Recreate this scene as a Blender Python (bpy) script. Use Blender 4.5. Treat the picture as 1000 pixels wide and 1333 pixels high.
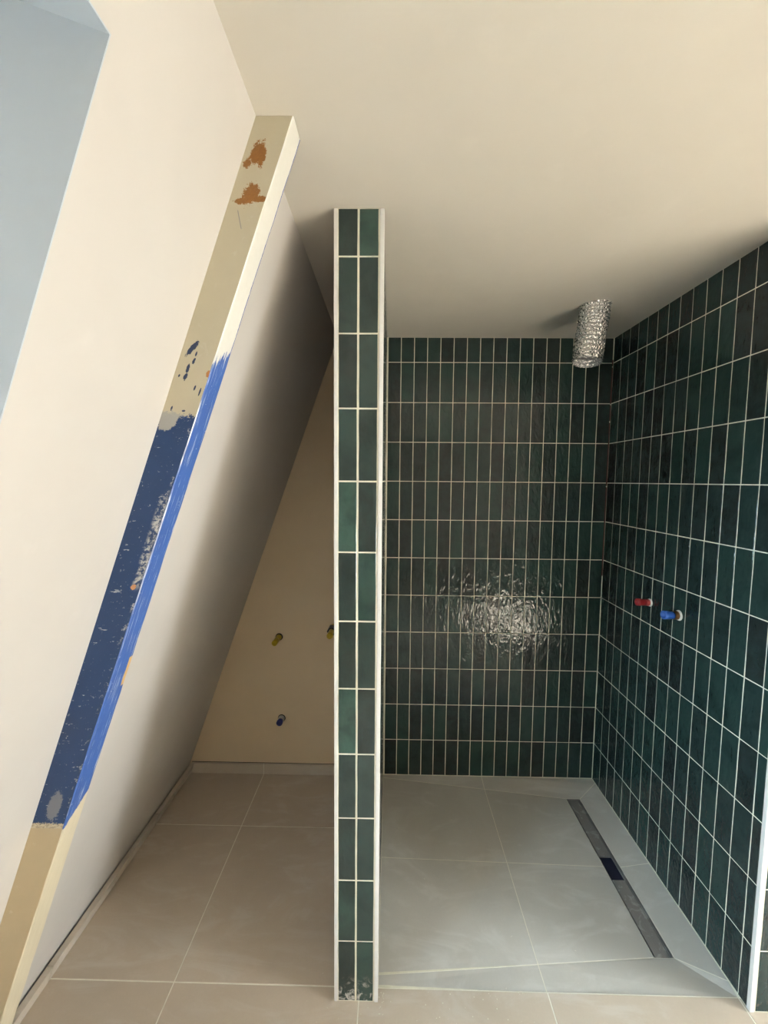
import bpy, bmesh, math, random
from mathutils import Vector, Matrix, noise
random.seed(7)
for o in list(bpy.data.objects): bpy.data.objects.remove(o)
S = bpy.context.scene
COL = S.collection

# ------------------------------------------------------------------ camera
EYE = 1.622                      # eye height above the finished floor (m)
H = 2.348                        # ceiling height
PITCH, ROLL, YAW, FPX = .0773, .0089, -.0151, 532.485
cp, sp, cy_, sy_, cr, sr = math.cos(PITCH), math.sin(PITCH), math.cos(YAW), math.sin(YAW), math.cos(ROLL), math.sin(ROLL)
right = Vector((cy_, -sy_, 0)); hfwd = Vector((sy_, cy_, 0)); up = Vector((0, 0, 1))
fwd = hfwd * cp - up * sp
down = -(up * cp + hfwd * sp)
r2 = right * cr - down * sr
d2 = right * sr + down * cr
cam = bpy.data.cameras.new('camera'); cam.sensor_fit = 'HORIZONTAL'; cam.sensor_width = 36
cam.lens = FPX / 1000 * 36; cam.clip_start = .02
camo = bpy.data.objects.new('camera', cam); COL.objects.link(camo)
M = Matrix.Identity(4)
for i, v in enumerate((r2, -d2, -fwd)):
    for k in range(3): M[k][i] = v[k]
M[2][3] = EYE
camo.matrix_world = M
S.camera = camo

# ------------------------------------------------------------------ view, sky, daylight
S.view_settings.view_transform = 'Standard'; S.view_settings.look = 'None'
S.view_settings.exposure = 0.55; S.view_settings.gamma = 1.0; S.view_settings.use_curve_mapping = False
W = bpy.data.worlds.new('sky'); S.world = W; W.use_nodes = True
bg = W.node_tree.nodes['Background']; bg.inputs[0].default_value = (.62, .78, 1, 1); bg.inputs[1].default_value = 1.5

SL = .3563                                        # roof slope: horizontal run per metre of height
def xl(z): return -.277 + SL * (z - H)            # left sloped wall
def xr(z): return 2.60 - SL * (z - H)             # right sloped wall (behind / beside the camera)
D = 2.1433                                        # tiled face of the back wall
YP = 1.1527                                       # tiled front of the partition
XR = 1.122                                        # tiled face of the shower's right wall
YC = 1.154                                        # its front corner
WIN_L = (-.75, .534, .80, 2.158)                  # y0,y1,z0,z1 of the left roof window opening
WIN_R = (-.30, .60, .08, 1.36)                    # right roof window opening
NL = Vector((-1, 0, SL)).normalized()             # outward normals of the two slopes
NR = Vector((1, 0, SL)).normalized()

def area(name, c, inward, ysize, zsize, power, color):
    L = bpy.data.lights.new(name, 'AREA'); L.shape = 'RECTANGLE'; L.size = ysize; L.size_y = zsize
    L.energy = power; L.color = color
    o = bpy.data.objects.new(name, L); COL.objects.link(o)
    Zv = -inward; X = Vector((0, 1, 0)); Yv = Zv.cross(X)
    m = Matrix.Identity(4)
    for i, v in enumerate((X, Yv, Zv)):
        for k in range(3): m[k][i] = v[k]
    for k in range(3): m[k][3] = c[k]
    o.matrix_world = m
    return o
def win_light(name, win, xf, n, depth, power, color, grow=.05):
    y0, y1, z0, z1 = win
    zc = (z0 + z1) / 2
    c = Vector((xf(zc), (y0 + y1) / 2, zc)) + n * (depth)
    area(name, c, -n, y1 - y0 + grow, (z1 - z0) * 1.0616 + grow, power, color)
win_light('daylight_roof_window_right', WIN_R, xr, NR, .26, 112, (.94, .97, 1.0))
win_light('daylight_roof_window_left', (WIN_L[0], WIN_L[1], WIN_L[2], 1.42), xl, NL, .36, 72, (.60, .82, 1.0))
sun = bpy.data.lights.new('sun', 'SUN'); sun.energy = 166; sun.angle = .01; sun.color = (1, .995, .98)
suno = bpy.data.objects.new('sun', sun); COL.objects.link(suno)
suno.rotation_euler = Vector((-1.0, -.34, -.70)).to_track_quat('-Z', 'Y').to_euler()

# ------------------------------------------------------------------ helpers
def put(o, parent=None, **kw):
    COL.objects.link(o)
    if parent is not None: o.parent = parent
    for k, v in kw.items(): o[k] = v
    return o
def mesh(name, verts, faces, mats, mi=None, smooth=False):
    me = bpy.data.meshes.new(name); me.from_pydata([tuple(v) for v in verts], [], faces)
    for m in (mats if isinstance(mats, (list, tuple)) else [mats]): me.materials.append(m)
    if mi: me.polygons.foreach_set('material_index', mi)
    if smooth: me.polygons.foreach_set('use_smooth', [True] * len(me.polygons))
    me.update()
    return me
def obj(name, verts, faces, mats, parent=None, mi=None, smooth=False, **kw):
    return put(bpy.data.objects.new(name, mesh(name, verts, faces, mats, mi, smooth)), parent, **kw)
BF = [(0, 3, 2, 1), (4, 5, 6, 7), (0, 1, 5, 4), (1, 2, 6, 5), (2, 3, 7, 6), (3, 0, 4, 7)]   # bottom top -y +x +y -x
def boxv(x0, x1, y0, y1, z0, z1):
    return [(x0, y0, z0), (x1, y0, z0), (x1, y1, z0), (x0, y1, z0), (x0, y0, z1), (x1, y0, z1), (x1, y1, z1), (x0, y1, z1)]
def box(name, b, mats, parent=None, mi=None, bevel=0, **kw):
    if not bevel: return obj(name, boxv(*b), BF, mats, parent, mi, **kw)
    bm = bmesh.new(); vs = [bm.verts.new(v) for v in boxv(*b)]
    for f in BF: bm.faces.new([vs[i] for i in f])
    bmesh.ops.bevel(bm, geom=bm.edges[:], offset=bevel, segments=2, affect='EDGES', profile=.6)
    me = bpy.data.meshes.new(name); bm.to_mesh(me); bm.free()
    for m in (mats if isinstance(mats, (list, tuple)) else [mats]): me.materials.append(m)
    return put(bpy.data.objects.new(name, me), parent, **kw)
def prism(name, poly, thick, mats, parent=None, mi=None, **kw):
    """poly: 3-D polygon (counter-clockwise seen from the front); extruded backwards by vector thick"""
    n = len(poly); v = [Vector(p) for p in poly] + [Vector(p) + Vector(thick) for p in poly]
    f = [tuple(range(n)), tuple(range(2 * n - 1, n - 1, -1))] + [(i, i + n, (i + 1) % n + n, (i + 1) % n) for i in range(n)]
    return obj(name, v, f, mats, parent, mi, **kw)
def frame_slab(name, outer, inner, thick, mats, parent=None, **kw):
    """rectangular slab with a rectangular opening; outer/inner: 4 corners in the same order; thick: vector backwards"""
    t = Vector(thick)
    v = [Vector(p) for p in outer] + [Vector(p) for p in inner]
    v += [p + t for p in v[:8]]
    f = []
    for i in range(4):
        j = (i + 1) % 4
        f += [(i, j, 4 + j, 4 + i), (8 + i, 12 + i, 12 + j, 8 + j), (i, 8 + i, 8 + j, j), (4 + i, 4 + j, 12 + j, 12 + i)]
    return obj(name, v, f, mats, parent, **kw)
def lathe(name, prof, seg, mats, origin, axis, parent=None, smooth=True, **kw):
    """prof: (radius, distance along the axis); hollow shapes trace out and back"""
    a = Vector(axis).normalized(); q = a.to_track_quat('Z', 'Y')
    v = []; f = []
    for r, t in prof:
        for k in range(seg):
            an = 2 * math.pi * k / seg
            v.append(Vector(origin) + q @ Vector((r * math.cos(an), r * math.sin(an), t)))
    for i in range(len(prof) - 1):
        for k in range(seg):
            k2 = (k + 1) % seg
            f.append((i * seg + k, i * seg + k2, (i + 1) * seg + k2, (i + 1) * seg + k))
    o = obj(name, v, f, mats, parent, smooth=smooth, **kw)
    return o

# ------------------------------------------------------------------ materials
class NT:
    def __init__(s, name):
        s.m = bpy.data.materials.new(name); s.m.use_nodes = True
        s.t = s.m.node_tree; s.b = s.t.nodes['Principled BSDF']
    def n(s, kind, **kw):
        nd = s.t.nodes.new(kind)
        for k, v in kw.items():
            if k in nd.inputs.keys() or isinstance(k, int): nd.inputs[k].default_value = v
            else: setattr(nd, k, v)
        return nd
    def link(s, a, b): s.t.links.new(a, b)
    def setin(s, inp, v):
        if hasattr(v, 'links') or isinstance(v, bpy.types.NodeSocket): s.link(v, inp)
        else: inp.default_value = v
    def math(s, op, a, b=0.0, c=0.0, clamp=False):
        nd = s.t.nodes.new('ShaderNodeMath'); nd.operation = op; nd.use_clamp = clamp
        for i, v in enumerate((a, b, c)): s.setin(nd.inputs[i], v)
        return nd.outputs[0]
    def noise(s, vec, scale, detail=3, rough=.55, dist=0):
        nd = s.t.nodes.new('ShaderNodeTexNoise'); nd.inputs['Scale'].default_value = scale
        nd.inputs['Detail'].default_value = detail; nd.inputs['Roughness'].default_value = rough
        nd.inputs['Distortion'].default_value = dist
        if vec is not None: s.link(vec, nd.inputs['Vector'])
        return nd.outputs['Fac']
    def smooth(s, v, a, b):
        nd = s.t.nodes.new('ShaderNodeMapRange'); nd.interpolation_type = 'SMOOTHSTEP'
        s.setin(nd.inputs[0], v); nd.inputs[1].default_value = a; nd.inputs[2].default_value = b
        return nd.outputs[0]
    def mix(s, fac, a, b):
        nd = s.t.nodes.new('ShaderNodeMix'); nd.data_type = 'RGBA'
        s.setin(nd.inputs[0], fac)
        for i, v in ((6, a), (7, b)):
            if isinstance(v, bpy.types.NodeSocket): s.link(v, nd.inputs[i])
            else: nd.inputs[i].default_value = (*v, 1)
        return nd.outputs[2]
    def bump(s, h, strength=.3, dist=.002, prev=None):
        nd = s.t.nodes.new('ShaderNodeBump'); nd.inputs['Strength'].default_value = strength; nd.inputs['Distance'].default_value = dist
        s.link(h, nd.inputs['Height'])
        if prev is not None: s.link(prev, nd.inputs['Normal'])
        return nd.outputs['Normal']
    def out(s, color=None, rough=None, normal=None, metal=None):
        if color is not None:
            if isinstance(color, bpy.types.NodeSocket): s.link(color, s.b.inputs['Base Color'])
            else: s.b.inputs['Base Color'].default_value = (*color, 1)
        if rough is not None: s.setin(s.b.inputs['Roughness'], rough)
        if normal is not None: s.link(normal, s.b.inputs['Normal'])
        if metal is not None: s.b.inputs['Metallic'].default_value = metal
        return s.m
def srgb(r, g, b):
    f = lambda c: (c / 255 / 12.92) if c / 255 <= .04045 else ((c / 255 + .055) / 1.055) ** 2.4
    return f(r), f(g), f(b)

def mat_plaster(name, c0, c1, stain=0):
    t = NT(name); pos = t.n('ShaderNodeNewGeometry').outputs['Position']
    a = t.noise(pos, 1.7, 4, .6, .4); b = t.noise(pos, 9, 4, .6)
    c = t.mix(t.smooth(a, .3, .72), c0, c1)
    c = t.mix(t.math('MULTIPLY', t.smooth(b, .58, .75), .25), c, tuple(min(1, x * 1.08) for x in c1))
    fine = t.noise(pos, 130, 3); mid = t.noise(pos, 6, 3)
    nrm = t.bump(mid, .25, .004); nrm = t.bump(fine, .08, .001, nrm)
    return t.out(c, .62, nrm)
M_WALL = mat_plaster('plaster_beige', (.535, .502, .468), (.570, .538, .503))
M_CEIL = mat_plaster('ceiling_paint', (.575, .536, .474), (.610, .570, .506))
M_ALCOVE_WARMLIT = mat_plaster('alcove_plaster_warm_lit', (.745, .600, .405), (.780, .635, .440))  # same plaster, lightened and browned: warm bounced light put into the colour
M_REVEAL_BLUELIT = mat_plaster('reveal_blue_lit', (.45, .50, .55), (.50, .55, .60))  # bluish daylight on the lining is mixed into its paint colour

def mat_plain(name, c, rough=.5, metal=0, nscale=None, namp=.2):
    t = NT(name)
    pos = t.n('ShaderNodeTexCoord').outputs['Object']
    col = t.mix(t.noise(pos, nscale or 25, 3), tuple(x * (1 - namp) for x in c), tuple(min(1, x * (1 + namp)) for x in c))
    return t.out(col, rough, None, metal)
M_GROUT = mat_plain('grout_cream', (.80, .78, .66), .8, 0, 40, .12)
M_TRIM = mat_plain('trim_white', (.80, .79, .77), .35, 0, 30, .06)
M_FGROUT = mat_plain('floor_grout', (.86, .83, .73), .85, 0, 40, .12)
M_STEEL = None

def mat_glaze(name, ramp, bump=1.0, dusty=False):
    t = NT(name)
    oi = t.n('ShaderNodeObjectInfo'); tc = t.n('ShaderNodeTexCoord')
    off = t.n('ShaderNodeVectorMath', operation='SCALE'); off.inputs[0].default_value = (37.1, 17.3, 53.7); t.link(oi.outputs['Random'], off.inputs['Scale'])
    add = t.n('ShaderNodeVectorMath', operation='ADD'); t.link(tc.outputs['Object'], add.inputs[0]); t.link(off.outputs[0], add.inputs[1])
    p = add.outputs[0]
    cr_ = t.n('ShaderNodeValToRGB'); el = cr_.color_ramp.elements
    for i, (pp, c) in enumerate(ramp):
        e = el[i] if i < 2 else el.new(pp)
        e.position = pp; e.color = (*c, 1)
    t.link(oi.outputs['Random'], cr_.inputs[0])
    cloud = t.noise(p, 22, 4, .6, .6)
    c = t.mix(t.math('MULTIPLY', t.smooth(cloud, .3, .8), .7), cr_.outputs[0], (.032, .060, .055))
    cfac = t.math('MULTIPLY', t.smooth(t.noise(p, 9, 3, .6, .3), .42, .78), .6)
    c = t.mix(cfac, c, (.011, .018, .018))
    rough = .045
    if dusty:
        pos = t.n('ShaderNodeNewGeometry').outputs['Position']
        sx = t.n('ShaderNodeSeparateXYZ'); t.link(pos, sx.inputs[0])
        low = t.math('SUBTRACT', 1.0, t.smooth(sx.outputs[2], .01, .10))
        st = t.math('MULTIPLY', t.smooth(t.noise(pos, 38, 4, .6, 1.2), .50, .66), low)
        c = t.mix(st, c, (.50, .49, .46))
        rough = t.math('MULTIPLY_ADD', st, .5, .09)
    st2 = t.n('ShaderNodeMapping'); st2.inputs['Scale'].default_value = (1.25, 1, .62); t.link(p, st2.inputs[0])
    b1 = t.noise(st2.outputs[0], 34, 2, .5, .7); b2 = t.noise(st2.outputs[0], 105, 2, .5, .5)
    nrm = t.bump(b1, .72 * bump, .0040); nrm = t.bump(b2, .5 * bump, .0014, nrm)
    return t.out(c, rough, nrm)
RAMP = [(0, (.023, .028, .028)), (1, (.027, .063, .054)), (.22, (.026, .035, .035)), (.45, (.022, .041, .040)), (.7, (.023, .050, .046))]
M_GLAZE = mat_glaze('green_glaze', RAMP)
RAMP_SHEEN = [(0, (.024, .034, .032)), (1, (.045, .110, .086)), (.3, (.030, .046, .042)), (.6, (.032, .056, .050)), (.85, (.036, .074, .062))]  # same glaze, with the glossy haze of reflections put into its base colours
M_GLAZE_SHEEN = mat_glaze('green_glaze_sheen', RAMP_SHEEN, .45, True)

def mat_floor(name, c0, c1, dust):
    t = NT(name); pos = t.n('ShaderNodeNewGeometry').outputs['Position']
    oi = t.n('ShaderNodeObjectInfo')
    a = t.noise(pos, 2.6, 5, .62, .5)
    c = t.mix(t.smooth(a, .3, .7), c0, c1)
    g = t.noise(pos, 160, 2); c = t.mix(t.math('MULTIPLY', g, .16), c, tuple(x * .6 for x in c0))
    # dried grout haze wiped over the tiles
    mp = t.n('ShaderNodeMapping'); mp.inputs['Rotation'].default_value = (0, 0, .7); mp.inputs['Scale'].default_value = (1, 2.6, 1); t.link(pos, mp.inputs[0])
    h = t.math('MULTIPLY', t.smooth(t.noise(mp.outputs[0], 3.1, 5, .62, 1.6), .47, .70), dust)
    c = t.mix(h, c, (.78, .77, .74))
    sp_ = t.smooth(t.noise(pos, 55, 2), .76, .80); c = t.mix(t.math('MULTIPLY', sp_, .5), c, (.84, .81, .73))
    rough = t.math('MULTIPLY_ADD', a, .25, .33)
    nrm = t.bump(t.noise(pos, 300, 2), .05, .0006)
    return t.out(c, rough, nrm)
M_FLOOR_WARMLIT = mat_floor('floor_tile', (.570, .482, .385), (.630, .540, .440), .24)  # same tile as in the shower, browned: the warmer light is painted in
M_FLOOR_COOLLIT = mat_floor('floor_tile_cool_lit', (.580, .560, .515), (.640, .620, .575), .38)  # same tile again, greyed: the cooler light of the shower is painted in
M_SKIRT = mat_floor('skirting_tile', (.60, .52, .42), (.66, .58, .48), .25)

def mat_steel():
    t = NT('brushed_steel'); tc = t.n('ShaderNodeTexCoord')
    mp = t.n('ShaderNodeMapping'); mp.inputs['Scale'].default_value = (260, 6, 1); t.link(tc.outputs['Object'], mp.inputs[0])
    br = t.noise(mp.outputs[0], 1, 2)
    smear = t.smooth(t.noise(tc.outputs['Object'], 15, 4, .6, 1.6), .52, .62)
    c = t.mix(br, (.26, .245, .23), (.36, .34, .32)); c = t.mix(t.math('MULTIPLY', smear, .6), c, (.58, .57, .55))
    t.out(c, t.math('MULTIPLY_ADD', smear, .3, .28), t.bump(br, .05, .0004)); t.b.inputs['Metallic'].default_value = .25
    return t.m
M_STEEL = mat_steel()
M_DARK = mat_plain('drain_dark', (.045, .045, .085), .3, .5)
M_HOLE = mat_plain('void_dark', (.03, .028, .026), .9)
M_RED_MEMB = mat_plain('membrane_red', (.085, .018, .014), .7)

def mat_foil():
    t = NT('aluminium_foil'); p = t.n('ShaderNodeTexCoord').outputs['Object']
    v = t.n('ShaderNodeTexVoronoi'); v.inputs['Scale'].default_value = 120; t.link(p, v.inputs['Vector'])
    nrm = t.bump(v.outputs['Distance'], 1.0, .005); nrm = t.bump(t.noise(p, 260, 3), .35, .0012, nrm)
    c = t.mix(t.noise(p, 60, 2), (.70, .70, .70), (.97, .97, .97))
    t.out(c, .26, nrm, 1.0); return t.m
M_FOIL = mat_foil()

# ================================================================== STRUCTURE
# --- walls
def slope_quad(xf, y0, y1, z0, z1):
    return [(xf(z0), y0, z0), (xf(z0), y1, z0), (xf(z1), y1, z1), (xf(z1), y0, z1)]
YF = -2.5                                        # wall behind the camera
wl = frame_slab('wall_left', slope_quad(xl, YF, 2.16, -.02, H + .02), slope_quad(xl, *WIN_L), NL * .36, M_WALL,
                kind='structure', label='beige plastered sloping roof wall with a roof window opening', category='wall')
wr = frame_slab('wall_right', slope_quad(xr, YF, YC + .02, -.02, H + .02), slope_quad(xr, *WIN_R), NR * .26, M_WALL,
                kind='structure', label='beige sloping roof wall on the right with a roof window', category='wall')
box('wall_front', (-1.6, 3.9, YF - .1, YF, -.02, H + .02), M_WALL, kind='structure', label='plain beige wall behind the camera', category='wall')

def roof_window(name, win, xf, n, depth, label, ztop=None):
    e = bpy.data.objects.new(name, None); put(e, None, kind='structure', label=label, category='window')
    y0, y1, z0, z1 = win; ins = .0
    o = [Vector(p) + n * (depth - .045) for p in slope_quad(xf, y0 + .001, y1 - .001, z0 + .001, z1 - .001)]
    i = [Vector(p) + n * (depth - .045) for p in slope_quad(xf, y0 + .06, y1 - .06, z0 + .06, (ztop or z1) - .06)]
    frame_slab('window_frame', o, i, n * .04, M_TRIM, e)
    q = [Vector(p) + n * (depth - .03) for p in slope_quad(xf, y0 + .055, y1 - .055, z0 + .055, (ztop or z1) - .055)]
    prism('window_pane', q, n * .006, M_PANE, e)
    # painted lining of the opening
    a = [Vector(p) for p in slope_quad(xf, y0, y1, z0, z1)]; b = [p + n * (depth - .046) for p in a]
    cc = sum(a, Vector()) / 4
    for k in range(4):
        j = (k + 1) % 4
        nin = (cc - (a[k] + a[j]) / 2); nin = (nin - n * nin.dot(n)).normalized()
        prism('window_reveal', [a[k] - n * .0005, a[j] - n * .0005, b[j], b[k]], nin * .002, M_REVEAL_BLUELIT, e)
    return e
def mat_pane():
    t = NT('clear_pane'); nt = t.t
    tr = nt.nodes.new('ShaderNodeBsdfTransparent'); tr.inputs[0].default_value = (.96, .98, .97, 1)
    gl = nt.nodes.new('ShaderNodeBsdfGlossy'); gl.inputs['Roughness'].default_value = .02
    fr = nt.nodes.new('ShaderNodeFresnel'); fr.inputs[0].default_value = 1.45
    mx = nt.nodes.new('ShaderNodeMixShader')
    nt.links.new(fr.outputs[0], mx.inputs[0]); nt.links.new(tr.outputs[0], mx.inputs[1]); nt.links.new(gl.outputs[0], mx.inputs[2])
    nt.links.new(mx.outputs[0], nt.nodes['Material Output'].inputs[0])
    return t.m
M_PANE = mat_pane()
roof_window('window_1', WIN_L, xl, NL, .36, 'roof window with pale blue-lit plaster reveal in the sloping wall', 1.42)  # opaque band above the pane is made up, to darken the upper reveal
roof_window('window_2', WIN_R, xr, NR, .26, 'roof window in the right sloping wall out of view')

# back wall: plaster in the alcove, grout bed behind the shower tiles
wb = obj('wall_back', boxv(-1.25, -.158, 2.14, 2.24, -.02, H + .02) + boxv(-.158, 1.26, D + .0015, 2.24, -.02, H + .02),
         BF + [tuple(i + 8 for i in f) for f in BF], [M_ALCOVE_WARMLIT, M_GROUT], mi=[0] * 6 + [1] * 6,
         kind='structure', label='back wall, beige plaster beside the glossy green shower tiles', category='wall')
# shower right wall block (its front end returns to the right towards the window)
ws = box('wall_shower', (XR + .0015, 1.26, YC + .0015, D + .002, -.02, H + .02), M_GROUT,
         kind='structure', label='green tiled side wall of the shower with two pipe stubs', category='wall')
wn = box('wall_niche', (1.26, 3.7, YC + .0015, YC + .1, -.02, H + .02), [M_WALL, M_GROUT], mi=[0, 0, 0, 0, 0, 0],
         kind='structure', label='wall returning to the right beside the shower corner', category='wall')
# partition
wp = box('wall_partition', (-.158, -.0255, YP + .0015, 2.142, 0, H + .001), [M_WALL, M_GROUT], mi=[0, 0, 1, 1, 0, 0],
         kind='structure', label='narrow partition wall with green tiled front edge', category='wall')

# --- ceiling with the round hole for the duct
DX, DY, DR = .838, 1.766, .0635
def ceiling():
    x0, x1, y0, y1 = xl(H) - .15, xr(H) + .15, YF - .05, 2.24; s = .12
    v = [(x0, y0, H), (x1, y0, H), (x1, y1, H), (x0, y1, H), (DX - s, DY - s, H), (DX + s, DY - s, H), (DX + s, DY + s, H), (DX - s, DY + s, H)]
    f = [(0, 4, 5, 1), (1, 5, 6, 2), (2, 6, 7, 3), (3, 7, 4, 0)]
    n = 32; base = len(v)
    sq = []
    for k in range(n):
        a = 2 * math.pi * (k + .5) / n - 3 * math.pi / 4 - math.pi / n
        c, si = math.cos(a), math.sin(a); m = max(abs(c), abs(si))
        v.append((DX + s * c / m, DY + s * si / m, H)); v.append((DX + DR * c, DY + DR * si, H)); v.append((DX + DR * c, DY + DR * si, H + .12))
    for k in range(n):
        a = base + 3 * k; b = base + 3 * ((k + 1) % n)
        f += [(a, a + 1, b + 1, b), (a + 1, a + 2, b + 2, b + 1)]
    f.append(tuple(base + 3 * k + 2 for k in range(n)))
    nf = len(f); mi = [0] * 4 + [0, 1] * n + [1]
    # upper skin gives the slab thickness
    b2 = len(v); v += [(x0, y0, H + .13), (x1, y0, H + .13), (x1, y1, H + .13), (x0, y1, H + .13)]
    f += [(b2, b2 + 1, b2 + 2, b2 + 3)]; mi += [0]
    for i in range(4):
        j = (i + 1) % 4; f.append((i, j, b2 + j, b2 + i)); mi.append(0)
    return obj('ceiling', v, f, [M_CEIL, M_HOLE], mi=mi, kind='structure', label='flat cream painted ceiling with a round duct hole', category='ceiling')
ceiling()

# --- tiles
TW, TH, J = .0671, .202, .0038
_cache = {}
def tile_mesh(w, h, var, mat):
    key = (round(w, 4), round(h, 4), var, mat.name)
    if key in _cache: return _cache[key]
    rnd = random.Random(var * 31 + int(w * 1e4) + int(h * 1e4) * 7)
    jt = lambda a: rnd.uniform(-a, a)
    e = .0011
    # outer rim slightly irregular along the long sides
    nz = 4
    ring = []
    for k in range(nz + 1): ring.append((-w / 2 + jt(.0004), -h / 2 + h * k / nz))
    for k in range(nz + 1): ring.append((w / 2 + jt(.0004), h / 2 - h * k / nz))
    n = len(ring); v = []
    for x, z in ring: v.append((x, .0075, z))
    for x, z in ring: v.append((x, .0008, z))
    for x, z in ring: v.append((x - math.copysign(min(e, w * .2), x), 0 + jt(.00012), z - (math.copysign(e, z) if abs(abs(z) - h / 2) < 1e-6 else 0)))
    f = []
    for i in range(n):
        j = (i + 1) % n
        f += [(i, i + n, j + n, j), (i + n, i + 2 * n, j + 2 * n, j + n)]
    o = 2 * n
    for k in range(nz): f.append((o + k, o + k + 1, o + n - 2 - k, o + n - 1 - k))
    me = mesh('tile', v, f, mat)
    _cache[key] = me
    return me
def tile(parent, cx, cy, cz, w, h, rz, mat):
    o = bpy.data.objects.new('tile', tile_mesh(w, h, random.randrange(6), mat))
    o.location = (cx, cy, cz); o.rotation_euler = (random.uniform(-.006, .006), 0, rz + random.uniform(-.012, .012))
    put(o, parent)
ROWS = [H - .0015] + [2.2242 - TH * k for k in range(11)] + [.003]      # joint heights
def rows():
    for k in range(len(ROWS) - 1):
        t, b = ROWS[k], ROWS[k + 1]
        if k > 0: t -= J / 2
        if k < len(ROWS) - 2: b += J / 2
        yield (t + b) / 2, t - b
for z, h in rows():
    for c in range(17):                                                # back wall
        tile(wb, -.0187 + TW * (c + .5), D, z, TW - J, h, 0, M_GLAZE)
    ys = [YC + .012] + [1.2653 + TW * c for c in range(-1, 13)] + [D - .002]     # shower right wall
    for a, b in zip(ys, ys[1:]):
        tile(ws, XR, (a + b) / 2, z, b - a - J, h, -math.pi / 2, M_GLAZE)
    ys = [YP + .013 + TW * c for c in range(15)] + [D - .002]          # partition, shower side
    for a, b in zip(ys, ys[1:]):
        tile(wp, -.024, (a + b) / 2, z, b - a - J, h, math.pi / 2, M_GLAZE)
    for a, b in ((-.1458, -.0955), (-.0894, -.0392)):                  # partition front
        tile(wp, (a + b) / 2, YP, z, b - a, h - .001, 0, M_GLAZE_SHEEN)
    for c in range(7):                                                 # return wall
        a = XR + .016 + TW * c
        tile(ws if a + TW < 1.26 else wn, a + TW / 2, YC, z, TW - J, h, 0, M_GLAZE)
# un-grouted inner corner where the red waterproofing shows
box('corner_membrane', (XR - .0042, XR + .002, D - .0005, D + .002, 1.13, 2.24), M_RED_MEMB, wb)
for zz in (2.205, 2.0175, 1.93, 1.60, 1.015, .80, .205):
    obj('grout_blob', *(lambda s: ([(XR - .003 + s * x, D - .0022 + .4 * s * y, zz + 1.9 * s * z) for x, y, z in [(1, 0, 0), (-1, 0, 0), (0, 1, 0), (0, -1, 0), (0, 0, 1), (0, 0, -1)]],
        [(0, 2, 4), (2, 1, 4), (1, 3, 4), (3, 0, 4), (2, 0, 5), (1, 2, 5), (3, 1, 5), (0, 3, 5)]))(random.uniform(.002, .0035)), M_GROUT, wb)

# --- tile edge trims
def trim(name, b, label):
    box(name, b, M_TRIM, bevel=.0015, kind='structure', label=label, category='edge trim')
trim('trim_1', (-.1592, -.1488, YP - .0012, YP + .012, .001, H - .001), 'white tile edge trim on the left side of the partition front')
trim('trim_2', (-.0345, -.0228, YP - .0012, YP + .0115, .001, H - .001), 'white tile edge trim on the right side of the partition front')
trim('trim_3', (XR - .0012, XR + .0125, YC - .0015, YC + .0115, .001, H - .001), 'white tile edge trim on the front corner of the shower wall')

# --- floors
FJ = .0034
box('floor_screed', (-1.3, 3.9, YF - .05, 2.2, -.12, -.06), M_FGROUT, kind='structure', label='screed under the floor tiles', category='floor')
bpy.data.objects['floor_screed'].name = 'floor_base'
fl = obj('floor', boxv(-1.25, 3.8, YF - .02, 1.191, -.06, -.0007) + boxv(-1.25, -.02, 1.191, 2.15, -.06, -.0007),
         BF + [tuple(i + 8 for i in f) for f in BF], M_FGROUT, kind='structure', label='taupe large-format tiled floor with pale joints', category='floor')
_fc = {}
def floor_tile(x0, x1, y0, y1):
    x0 += FJ / 2; x1 -= FJ / 2; y0 += FJ / 2; y1 -= FJ / 2
    w, d = x1 - x0, y1 - y0; key = (round(w, 4), round(d, 4))
    if key not in _fc:
        e = .0008
        v = boxv(-w / 2, w / 2, -d / 2, d / 2, -.009, -e) + [(-w / 2 + e, -d / 2 + e, 0), (w / 2 - e, -d / 2 + e, 0), (w / 2 - e, d / 2 - e, 0), (-w / 2 + e, d / 2 - e, 0)]
        f = [BF[0]] + BF[2:] + [(8, 9, 10, 11), (4, 5, 9, 8), (5, 6, 10, 9), (6, 7, 11, 10), (7, 4, 8, 11)]
        _fc[key] = mesh('floor_tile', v, f, M_FLOOR_WARMLIT)
    o = bpy.data.objects.new('floor_tile', _fc[key]); o.location = ((x0 + x1) / 2, (y0 + y1) / 2, 0); put(o, fl)
gx = [-1.25] + [-.683 + .6 * k for k in range(8)]
gy = [YF] + [1.19 - .6 * k for k in range(6, 0, -1)] + [1.19]
gy = sorted(set(round(g, 4) for g in gy))
for a, b in zip(gx, gx[1:]):
    a2, b2 = max(a, -1.118), min(b, 3.43)
    if b2 - a2 < .03: continue
    for c, d in zip(gy, gy[1:]): floor_tile(a2, b2, c, d)
for c, d in ((1.19, 1.79), (1.79, 2.139)):
    floor_tile(-1.118, -.683, c, d); floor_tile(-.683, -.16, c, d)

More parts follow.
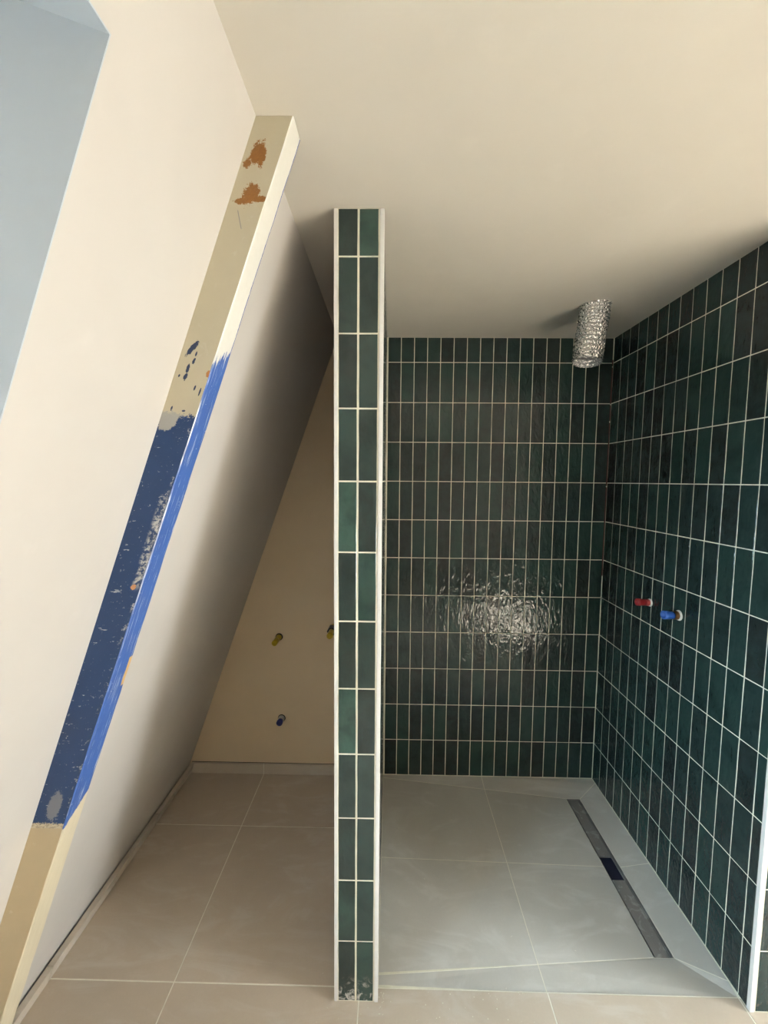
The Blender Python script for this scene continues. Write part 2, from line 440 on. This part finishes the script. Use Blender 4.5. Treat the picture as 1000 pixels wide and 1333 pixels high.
# shower floor: four planes falling to the linear drain
ZD = -.02
DXa, DXb, DYa, DYb = .930, 1.001, 1.310, 2.020
XJ, YJ = .517, 1.645
def zm(x): return ZD * (x + .024) / (DXa + .024)
def lerp(a, b, t): return a + (b - a) * t
fs = bpy.data.objects.new('floor_shower', None)
put(fs, None, kind='structure', label='grey tiled shower floor falling to the linear drain', category='floor')
def yfold_f(x): return lerp(1.2257, DYa, (x + .024) / (DXa + .024))
def yfold_b(x): return lerp(2.121, DYb, (x + .024) / (DXa + .024))
XL = -.0238; XW = XR - .0005; YB = D - .0005; YE = 1.1925; ZE = -.007
polys = [
    [(XL, yfold_f(XL), 0), (XJ, yfold_f(XJ), zm(XJ)), (XJ, YJ, zm(XJ)), (XL, YJ, 0)],
    [(XJ, yfold_f(XJ), zm(XJ)), (DXa, DYa, ZD), (DXa, YJ, ZD), (XJ, YJ, zm(XJ))],
    [(XL, YJ, 0), (XJ, YJ, zm(XJ)), (XJ, yfold_b(XJ), zm(XJ)), (XL, yfold_b(XL), 0)],
    [(XJ, YJ, zm(XJ)), (DXa, YJ, ZD), (DXa, DYb, ZD), (XJ, yfold_b(XJ), zm(XJ))],
    [(DXb, DYa, ZD), (XW, 1.232, 0), (XW, YJ, 0), (DXb, YJ, ZD)],
    [(DXb, YJ, ZD), (XW, YJ, 0), (XW, 2.108, 0), (DXb, DYb, ZD)],
    [(XL, yfold_b(XL), 0), (XJ, yfold_b(XJ), zm(XJ)), (XJ, YB, 0), (XL, YB, 0)],
    [(XJ, yfold_b(XJ), zm(XJ)), (DXa, DYb, ZD), (DXb, DYb, ZD), (XW, 2.108, 0), (XW, YB, 0), (XJ, YB, 0)],
    [(XL, YE, 0), (XJ, YE, ZE), (XJ, yfold_f(XJ), zm(XJ)), (XL, yfold_f(XL), 0)],
    [(XJ, YE, ZE), (XW, YE, ZE), (XW, 1.232, 0), (DXb, DYa, ZD), (DXa, DYa, ZD), (XJ, yfold_f(XJ), zm(XJ))],
]
def inset(poly, d):
    """inset a near-horizontal polygon by d in plan, keeping heights on the original edges"""
    n = len(poly); P = [Vector(p) for p in poly]; out = []
    for i in range(n):
        a, b, c = P[i - 1], P[i], P[(i + 1) % n]
        e1 = (b - a).xy.normalized(); e2 = (c - b).xy.normalized()
        n1 = Vector((-e1.y, e1.x)); n2 = Vector((-e2.y, e2.x))
        m = n1 + n2; den = m.dot(n1)
        off = n1 * d if den < 1e-4 else m * (d / den)
        if off.length > 6 * d: off = off.normalized() * 6 * d
        out.append((b.x + off.x, b.y + off.y, b.z))
    return out
for p in polys:
    prism('grout_bed', [(a, b, c - .0006) for a, b, c in p], (0, 0, -.025), M_FGROUT, fs)
    prism('floor_tile', inset(p, .0016), (0, 0, -.010), M_FLOOR_COOLLIT, fs)

# thick smeared grout where the folds start at the partition
for (xa, ya, wa), (xb, yb, wb_), zf in (((XL, 1.2262, .0075), (.44, yfold_f(.44), .0022), zm), ((XL, 1.1925, .0085), (.30, 1.1925, .0024), lambda x: ZE * max(0, x) / XJ)):
    n = 10; top = []; bot = []
    for k in range(n + 1):
        t = k / n; x = lerp(xa, xb, t); y = lerp(ya, yb, t); w = lerp(wa, wb_, t) * random.uniform(.8, 1.15); z = zf(x) + .0008
        bot.append((x, y - w / 2, z)); top.append((x, y + w / 2, z))
    prism('grout_line', bot + top[::-1], (0, 0, -.003), M_GROUT, fs)

# linear drain
dr = bpy.data.objects.new('linear_drain', None); dr.location = (.9655, 1.665, ZD)
put(dr, None, label='long dark steel linear shower drain set in the shower floor', category='drain')
def dbox(name, b, m, **k): return box(name, tuple(v - o for v, o in zip(b, (.9655, .9655, 1.665, 1.665, ZD, ZD))), m, dr, **k)
dbox('channel', (DXa + .0005, DXb - .0005, DYa + .0005, DYb - .0005, ZD - .024, ZD - .013), M_DARK)
for nm, b in (('side_wall', (DXa + .0005, DXa + .003, DYa, DYb, ZD - .013, ZD - .0006)), ('side_wall', (DXb - .003, DXb - .0005, DYa, DYb, ZD - .013, ZD - .0006)),
              ('end_wall', (DXa + .003, DXb - .003, DYa, DYa + .003, ZD - .013, ZD - .0006)), ('end_wall', (DXa + .003, DXb - .003, DYb - .003, DYb, ZD - .013, ZD - .0006))):
    dbox(nm, b, M_STEEL)
dbox('cover_plate', (DXa + .007, DXb - .012, DYa + .004, 1.590, ZD - .0125, ZD - .0032), M_STEEL, bevel=.001)
dbox('cover_plate', (DXa + .007, DXb - .012, 1.700, DYb - .004, ZD - .0125, ZD - .0032), M_STEEL, bevel=.001)
dbox('strainer_basin', (DXa + .005, DXb - .008, 1.594, 1.696, ZD - .0128, ZD - .0105), M_DARK)
dbox('frame_lip', (DXb - .0105, DXb - .0075, DYa + .003, DYb - .003, ZD - .013, ZD - .002), M_STEEL)

# --- skirting tiles
bbk = bpy.data.objects.new('baseboard_back', None); put(bbk, None, kind='structure', label='low taupe tile skirting along the alcove back wall', category='skirting')
for a, b in ((-1.085, -.6845), (-.6815, -.1585)):
    box('skirting_tile', (a, b, 2.1265, 2.1385, .001, .058), M_SKIRT, bbk, bevel=.0008)
box('skirting_joint', (-.6845, -.6815, 2.128, 2.1385, .001, .0575), M_FGROUT, bbk)
box('gap_shade_strip', (-1.085, -.1585, 2.137, 2.1398, .0575, .0592), M_HOLE, bbk)  # solid dark strip standing in for the shade in the gap
bbl = bpy.data.objects.new('baseboard_left', None); put(bbl, None, kind='structure', label='low taupe tile skirting along the foot of the sloping wall', category='skirting')
for a, b in ((-.6, -.012), (-.009, .588), (.591, .873), (.937, 1.178), (1.181, 1.778), (1.781, 2.125)):
    o1, o2 = .027, .007; hz = .058
    prism('skirting_tile', [(xl(.001) + o1, a, .001), (xl(.001) + o1, b, .001), (xl(hz) + o1, b, hz), (xl(hz) + o1, a, hz)], (o2 - o1, 0, 0), M_SKIRT, bbl)

# ================================================================== THE PAINTED RAFTER
def mat_beam_front():
    t = NT('rafter_front_paint'); uv = t.n('ShaderNodeUVMap').outputs[0]
    s = t.n('ShaderNodeSeparateXYZ'); t.link(uv, s.inputs[0]); U, V = s.outputs[0], s.outputs[1]
    n1 = t.noise(uv, 60, 4, .65); n2 = t.noise(uv, 170, 3, .6); n0 = t.noise(uv, 14, 3, .6)
    wob = t.math('ADD', t.math('MULTIPLY', t.math('SUBTRACT', t.noise(uv, 120, 4, .65), .5), .060), t.math('MULTIPLY', t.math('SUBTRACT', t.noise(uv, 420, 3, .7), .5), .050))
    def ell(cu, cv, ru, rv, amp=1.0, ang=0.0):
        du = t.math('SUBTRACT', U, cu); dv = t.math('SUBTRACT', V, cv)
        ca, sa = math.cos(ang), math.sin(ang)
        a = t.math('DIVIDE', t.math('ADD', t.math('MULTIPLY', du, ca), t.math('MULTIPLY', dv, sa)), ru)
        b = t.math('DIVIDE', t.math('SUBTRACT', t.math('MULTIPLY', dv, ca), t.math('MULTIPLY', du, sa)), rv)
        r = t.math('SQRT', t.math('ADD', t.math('MULTIPLY', a, a), t.math('MULTIPLY', b, b)))
        r = t.math('ADD', r, t.math('MULTIPLY', wob, 28 * amp))
        return t.math('SUBTRACT', 1.0, t.smooth(r, .95, 1.05))
    def union(L):
        x = L[0]
        for y in L[1:]: x = t.math('MAXIMUM', x, y)
        return x
    tan = t.mix(n0, (.47, .425, .315), (.54, .49, .365))
    wood = t.mix(n2, (.20, .075, .012), (.34, .15, .03))
    blue = t.mix(n0, (.010, .038, .120), (.018, .056, .168))
    low = t.mix(n0, (.50, .395, .245), (.58, .465, .295))
    gray = (.36, .355, .34)
    # upper cream paint with bare-wood and blue chips
    c = tan
    smear = t.smooth(t.noise(uv, 30, 4, .6, 1.0), .62, .75); c = t.mix(t.math('MULTIPLY', smear, .35), c, (.60, .58, .50))
    c = t.mix(union([ell(.028, 2.279, .014, .022), ell(.0135, 2.258, .008, .009), ell(.041, 2.268, .007, .018)]), c, wood)
    c = t.mix(union([ell(.041, 2.200, .017, .020), ell(.060, 2.190, .022, .006), ell(.028, 2.186, .016, .006)]), c, wood)
    chips = union([ell(.0215, 1.894, .006, .016, .8, -.5), ell(.026, 1.853, .0035, .009, .8), ell(.0265, 1.836, .004, .007, .8), ell(.034, 1.868, .003, .006, .8),
                   ell(.054, 1.8125, .002, .005, .5), ell(.068, 1.8046, .0018, .009, .5), ell(.012, 1.838, .002, .003, .5), ell(.034, 1.883, .002, .005, .6), ell(.018, 1.770, .002, .005, .5), ell(.046, 1.765, .004, .002, .6)])
    c = t.mix(chips, c, (.022, .038, .10))
    c = t.mix(ell(.075, 1.842, .006, .007, .5), c, (.42, .17, .05))
    # thin scratch
    sc = t.math('ABSOLUTE', t.math('SUBTRACT', t.math('SUBTRACT', U, .023), t.math('MULTIPLY', t.math('SUBTRACT', 2.172, V), .55)))
    scm = t.math('MULTIPLY', t.math('SUBTRACT', 1.0, t.smooth(sc, .0005, .0012)), t.math('MULTIPLY', t.smooth(V, 2.130, 2.134), t.math('SUBTRACT', 1.0, t.smooth(V, 2.166, 2.17))))
    c = t.mix(t.math('MULTIPLY', scm, .8), c, (.20, .20, .24))
    # grey filler at the boundary, then blue paint below it
    edge = t.math('ADD', t.math('ADD', V, t.math('MULTIPLY', wob, .55)), t.math('MULTIPLY', t.math('SUBTRACT', .04, U), .10))
    filler = t.math('SUBTRACT', 1.0, t.smooth(t.math('ADD', edge, t.math('MULTIPLY', U, .25)), 1.766, 1.770))
    c = t.mix(filler, c, gray)
    ub = t.math('SUBTRACT', 1.0, t.smooth(t.math('ADD', edge, t.math('MULTIPLY', ell(.018, 1.745, .020, .022, .5), .06)), 1.750, 1.753))
    bl = blue
    sp1 = t.smooth(t.noise(uv, 120, 4, .6), .64, .68); sp2 = t.smooth(t.noise(uv, 42, 5, .7), .655, .69)
    mpn = t.n('ShaderNodeMapping'); mpn.inputs['Scale'].default_value = (26, 95, 1); t.link(uv, mpn.inputs[0])
    sp3 = t.smooth(t.noise(mpn.outputs[0], 1, 4, .7), .65, .68)
    bl = t.mix(t.math('MULTIPLY', t.math('MAXIMUM', t.math('MULTIPLY', sp1, .35), t.math('MAXIMUM', sp2, sp3)), .75), bl, (.60, .60, .62))
    band = t.math('SUBTRACT', 1.0, t.smooth(t.math('ABSOLUTE', t.math('SUBTRACT', U, .066)), .004, .014))
    band = t.math('MULTIPLY', band, t.math('MULTIPLY', t.smooth(V, 1.37, 1.40), t.math('SUBTRACT', 1.0, t.smooth(V, 1.56, 1.60))))
    bl = t.mix(t.math('MULTIPLY', band, t.smooth(t.noise(uv, 85, 5, .7), .44, .58)), bl, (.52, .51, .50))
    bl = t.mix(ell(.060, 1.383, .006, .006, .7), bl, (.62, .30, .14))
    bl = t.mix(t.math('MULTIPLY', ell(.040, .868, .016, .035, .6), .55), bl, (.34, .33, .32))
    bl = t.mix(t.math('MULTIPLY', t.math('SUBTRACT', 1.0, t.smooth(t.math('ABSOLUTE', t.math('SUBTRACT', t.math('ADD', U, t.math('MULTIPLY', wob, .5)), .072)), .001, .004)), t.math('MULTIPLY', t.smooth(t.noise(uv, 33, 5, .7), .55, .62), .7)), bl, (.66, .62, .60))
    c = t.mix(ub, c, bl)
    edge2 = t.math('ADD', V, t.math('MULTIPLY', wob, .3))
    c = t.mix(t.math('SUBTRACT', 1.0, t.smooth(edge2, .824, .826)), c, t.mix(t.smooth(n2, .45, .6), (.60, .52, .38), (.40, .33, .24)))
    lw = t.mix(t.math('MULTIPLY', t.smooth(t.noise(uv, 26, 4, .65), .62, .72), .5), low, (.66, .58, .44))
    lw = t.mix(t.math('MULTIPLY', t.smooth(t.noise(uv, 70, 3, .6), .72, .75), .6), lw, (.16, .11, .07))
    c = t.mix(t.math('SUBTRACT', 1.0, t.smooth(V, .812, .814)), c, lw)
    nrm = t.bump(n1, .25, .0015); nrm = t.bump(ub, .4, .0008, nrm)
    return t.out(c, .42, nrm)
def mat_beam_side():
    t = NT('rafter_side_paint'); uv = t.n('ShaderNodeUVMap').outputs[0]
    s = t.n('ShaderNodeSeparateXYZ'); t.link(uv, s.inputs[0]); U, V = s.outputs[0], s.outputs[1]
    n1 = t.noise(uv, 60, 4, .65)
    mpn = t.n('ShaderNodeMapping'); mpn.inputs['Scale'].default_value = (210, 11, 1); t.link(uv, mpn.inputs[0])
    streak = t.noise(mpn.outputs[0], 1, 4, .65)
    white = t.mix(n1, (.72, .70, .63), (.80, .78, .72))
    blue = t.mix(streak, (.035, .095, .34), (.065, .155, .46))
    blue = t.mix(t.math('MULTIPLY', t.smooth(streak, .57, .66), .75), blue, (.55, .60, .72))
    blue = t.mix(t.math('MULTIPLY', t.smooth(t.noise(uv, 150, 3, .6), .68, .72), .7), blue, (.80, .82, .85))
    cream = t.mix(streak, (.58, .50, .35), (.72, .64, .48))
    hi = t.math('ADD', t.math('ADD', V, t.math('MULTIPLY', t.math('SUBTRACT', streak, .5), .10)), t.math('MULTIPLY', U, -.6))
    c = t.mix(t.smooth(hi, 1.862, 1.866), blue, white)
    ed = t.math('MULTIPLY', t.smooth(t.math('ADD', U, t.math('MULTIPLY', n1, .006)), .0595, .0605), t.smooth(V, 1.86, 1.87)); c = t.mix(ed, c, (.045, .10, .36))
    lo = t.math('ADD', t.math('ADD', V, t.math('MULTIPLY', t.math('SUBTRACT', n1, .5), .03)), t.math('MULTIPLY', U, -.9))
    c = t.mix(t.math('SUBTRACT', 1.0, t.smooth(lo, .808, .811)), c, cream)
    ar = t.math('MULTIPLY', t.math('SUBTRACT', 1.0, t.smooth(U, .0018, .0026)), t.math('MULTIPLY', t.smooth(V, 1.1, 1.7), t.smooth(t.noise(uv, 9, 3), .38, .6)))
    c = t.mix(ar, c, (.78, .78, .76))
    # splintered spot of bare wood on the edge
    spl = t.math('MULTIPLY', t.smooth(U, .048, .050), t.math('MULTIPLY', t.smooth(V, 1.13, 1.133), t.math('SUBTRACT', 1.0, t.smooth(V, 1.20, 1.203))))
    c = t.mix(spl, c, (.62, .40, .16))
    return t.out(c, .45, t.bump(streak, .3, .001))
def beam():
    y0, y1, pr = .874, .935, .076; N = 72
    bm = bmesh.new(); uvl = bm.loops.layers.uv.new('UVMap')
    R = []
    for k in range(N + 1):
        z = lerp(.0005, H - .0005, k / N); rnd = random.Random(k)
        j = lambda a: rnd.uniform(-a, a) if 0 < k < N else 0
        # across: slope, front-right arris (two verts), far arris, back to slope
        pts = [(xl(z) - .01, y0), (xl(z) + pr - .002 + j(.0006), y0 + j(.0003)), (xl(z) + pr, y0 + .002 + j(.0006)), (xl(z) + pr + j(.0004), y1 - .0015 + j(.0012)), (xl(z) + pr - .002, y1 + j(.0008)), (xl(z) - .01, y1)]
        R.append([(bm.verts.new((x, y, z)), z) for x, y in pts])
    U0 = [-.01, pr - .002, pr, .061, .063, .14]
    for k in range(N):
        for i in range(5):
            f = bm.faces.new([R[k][i][0], R[k][i + 1][0], R[k + 1][i + 1][0], R[k + 1][i][0]])
            f.material_index = 0 if i == 0 else 1
            if i == 0: us = (-.01, pr)
            elif i == 1: us = (0, .002)
            elif i == 2: us = (.002, .0595)
            else: us = (.0595, .062)
            for l, (uu, kk) in zip(f.loops, ((us[0], k), (us[1], k), (us[1], k + 1), (us[0], k + 1))):
                l[uvl].uv = (uu, R[kk][0][1])
    bm.faces.new([r[0] for r in reversed(R[0])]); bm.faces.new([r[0] for r in R[N]])
    bmesh.ops.recalc_face_normals(bm, faces=bm.faces[:])
    me = bpy.data.meshes.new('roof_rafter'); bm.to_mesh(me); bm.free()
    me.materials.append(mat_beam_front()); me.materials.append(mat_beam_side())
    put(bpy.data.objects.new('roof_rafter', me), None, label='leaning timber rafter with chipped blue and cream paint against the sloping wall', category='beam')
beam()

# ================================================================== FLEXIBLE DUCT
def duct():
    ctr = [(DX, DY, H + .10), (DX, DY, H + .02), (DX - .004, DY - .002, H - .06), (DX - .018, DY - .010, H - .14), (DX - .030, DY - .020, H - .232)]
    def cpos(s):
        s = s * (len(ctr) - 1); i = min(int(s), len(ctr) - 2); t = s - i
        p0 = Vector(ctr[max(i - 1, 0)]); p1 = Vector(ctr[i]); p2 = Vector(ctr[i + 1]); p3 = Vector(ctr[min(i + 2, len(ctr) - 1)])
        return .5 * ((2 * p1) + (p2 - p0) * t + (2 * p0 - 5 * p1 + 4 * p2 - p3) * t * t + (3 * p1 - p0 - 3 * p2 + p3) * t ** 3)
    rows_, seg = 150, 64; v = []; f = []
    for k in range(rows_ + 1):
        s = k / rows_; p = cpos(s); t = (cpos(min(1, s + .01)) - cpos(max(0, s - .01))).normalized()
        q = t.to_track_quat('Z', 'Y')
        for m in range(seg):
            a = 2 * math.pi * m / seg
            r = .0575 + .0017 * math.sin(2 * math.pi * s * 21 + .4 * math.sin(a))
            r += .0026 * noise.noise(Vector((math.cos(a) * 6, math.sin(a) * 6, s * 48))) + .0014 * noise.noise(Vector((math.cos(a) * 15, math.sin(a) * 15, s * 90)))
            v.append(p + q @ Vector((r * math.cos(a), r * math.sin(a), 0)))
    for k in range(rows_):
        for m in range(seg):
            m2 = (m + 1) % seg; f.append((k * seg + m, k * seg + m2, (k + 1) * seg + m2, (k + 1) * seg + m))
    e = bpy.data.objects.new('ventilation_duct', None); e.location = (DX, DY, H)
    put(e, None, label='crinkled silver flexible ventilation duct hanging from the shower ceiling', category='duct')
    o = obj('foil_hose', [x - Vector((DX, DY, H)) for x in v], f, M_FOIL, e, smooth=False)
    md = o.modifiers.new('thickness', 'SOLIDIFY'); md.thickness = .0008
    # torn foil lip at the ceiling hole
    lathe('collar', [(.0578, .004), (.0630, .0005), (.0640, -.0015), (.0585, -.010)], 40, M_FOIL, (0, 0, 0), (0, 0, 1), e)
duct()

# ================================================================== CAPPED PIPE STUBS
M_BRASS = mat_plain('brass', (.50, .27, .12), .35, .9)
M_PL = mat_plain('plaster_crumbs', (.72, .70, .66), .9)
def plastic(n, c): return mat_plain(n, c, .38, 0, 60, .18)
M_RED, M_BLUE, M_DBLUE, M_YEL, M_BLK, M_WHT = plastic('red_plastic', (.30, .012, .016)), plastic('blue_plastic', (.035, .13, .48)), plastic('dark_blue_plastic', (.02, .03, .22)), plastic('yellow_plastic', (.55, .40, .02)), plastic('black_plastic', (.012, .012, .014)), plastic('white_plastic', (.70, .70, .70))
def stub(name, label, base, axis, parts, group=None):
    e = bpy.data.objects.new(name, None); e.location = base
    kw = dict(label=label, category='pipe stub')
    put(e, None, **kw)
    for nm, prof, m in parts:
        lathe(nm, prof, 20 if nm != 'hex_nut' else 6, m, (0, 0, 0), axis, e, smooth=nm != 'hex_nut')
    return e
def cap(r, t0, t1, depth=.012, wall=.0035):
    return [(.0005, t0), (r * .86, t0), (r * .9, t0 + .004), (r, t1 - .014), (r * 1.03, t1), (r * 1.0 - wall, t1), (r * .9 - wall, t1 - depth), (.0005, t1 - depth)]
def smear(r): return [(r * 1.22, -.001), (r * 1.16, .003), (r * 1.05, .006), (r * .8, .008)]
def collar(r, t0, t1): return [(r, t0), (r * 1.02, t0 + .004), (r * .94, t0 + .006), (r * 1.02, t0 + .010), (r * .94, t0 + .012), (r, t1)]
stub('pipe_stub', 'red capped water pipe stub in the green shower wall', (XR, 1.742, 1.108), (-1, -.02, .03),
     [('plaster_ring', smear(.014), M_PL), ('collar', collar(.0145, 0, .022), mat_plain('red_fitting', (.42, .06, .06), .5)), ('cap', cap(.0150, .020, .058), M_RED)])
stub('pipe_stub', 'blue capped water pipe stub in the green shower wall', (XR, 1.566, 1.111), (-1, -.03, .02),
     [('plaster_ring', smear(.017), M_PL), ('collar', collar(.0165, 0, .024), M_BRASS), ('cap', cap(.0160, .022, .062), M_BLUE)])
stub('pipe_stub', 'yellow capped pipe stub low on the alcove back wall', (-.592, 2.14, .775), (-.03, -1, -.03),
     [('wall_ring', [(.020, -.001), (.0195, .002), (.015, .003)], M_HOLE), ('body', collar(.0148, 0, .045), M_YEL), ('cap', cap(.0140, .043, .085), M_YEL)])
stub('pipe_stub', 'yellow tipped pipe stub with black collar half hidden behind the partition', (-.298, 2.14, .838), (-.01, -1, -.02),
     [('body', collar(.0135, 0, .05), M_YEL), ('hex_nut', [(.0005, .035), (.024, .035), (.024, .075), (.0005, .075)], M_BLK), ('cap', cap(.0150, .07, .135), M_YEL)])
stub('pipe_stub', 'dark blue capped white pipe stub just above the alcove skirting', (-.583, 2.14, .318), (-.02, -1, -.02),
     [('wall_ring', [(.021, -.001), (.0205, .002), (.015, .003)], M_HOLE), ('body', collar(.0165, 0, .026), M_WHT), ('cap', cap(.0160, .024, .048), M_DBLUE)])

# ================================================================== CRUMBS OF DRIED GROUT ON THE FLOOR
def crumbs():
    rnd = random.Random(3); v = []; f = []
    spots = []
    for _ in range(70): spots.append((rnd.uniform(-.03, .50), rnd.uniform(1.02, 1.188)))
    for _ in range(26): spots.append((rnd.uniform(-.30, -.02), rnd.uniform(1.03, 1.14)))
    for _ in range(14): spots.append((rnd.uniform(-.020, -.004), rnd.uniform(1.12, 1.18)))
    for x, y in spots:
        s = rnd.uniform(.0009, .0026); b = len(v)
        for dx, dy, dz in [(1, 0, .5), (-1, 0, .5), (0, 1, .5), (0, -1, .5), (0, 0, 1.2), (0, 0, 0)]:
            v.append((x + dx * s * rnd.uniform(.6, 1.2), y + dy * s * rnd.uniform(.6, 1.2), dz * s + .0003))
        f += [tuple(b + i for i in t) for t in [(0, 2, 4), (2, 1, 4), (1, 3, 4), (3, 0, 4), (2, 0, 5), (1, 2, 5), (3, 1, 5), (0, 3, 5)]]
    obj('grout_crumbs', v, f, M_GROUT, kind='stuff', label='crumbs of dried pale grout scattered on the floor by the partition', category='crumbs')
crumbs()
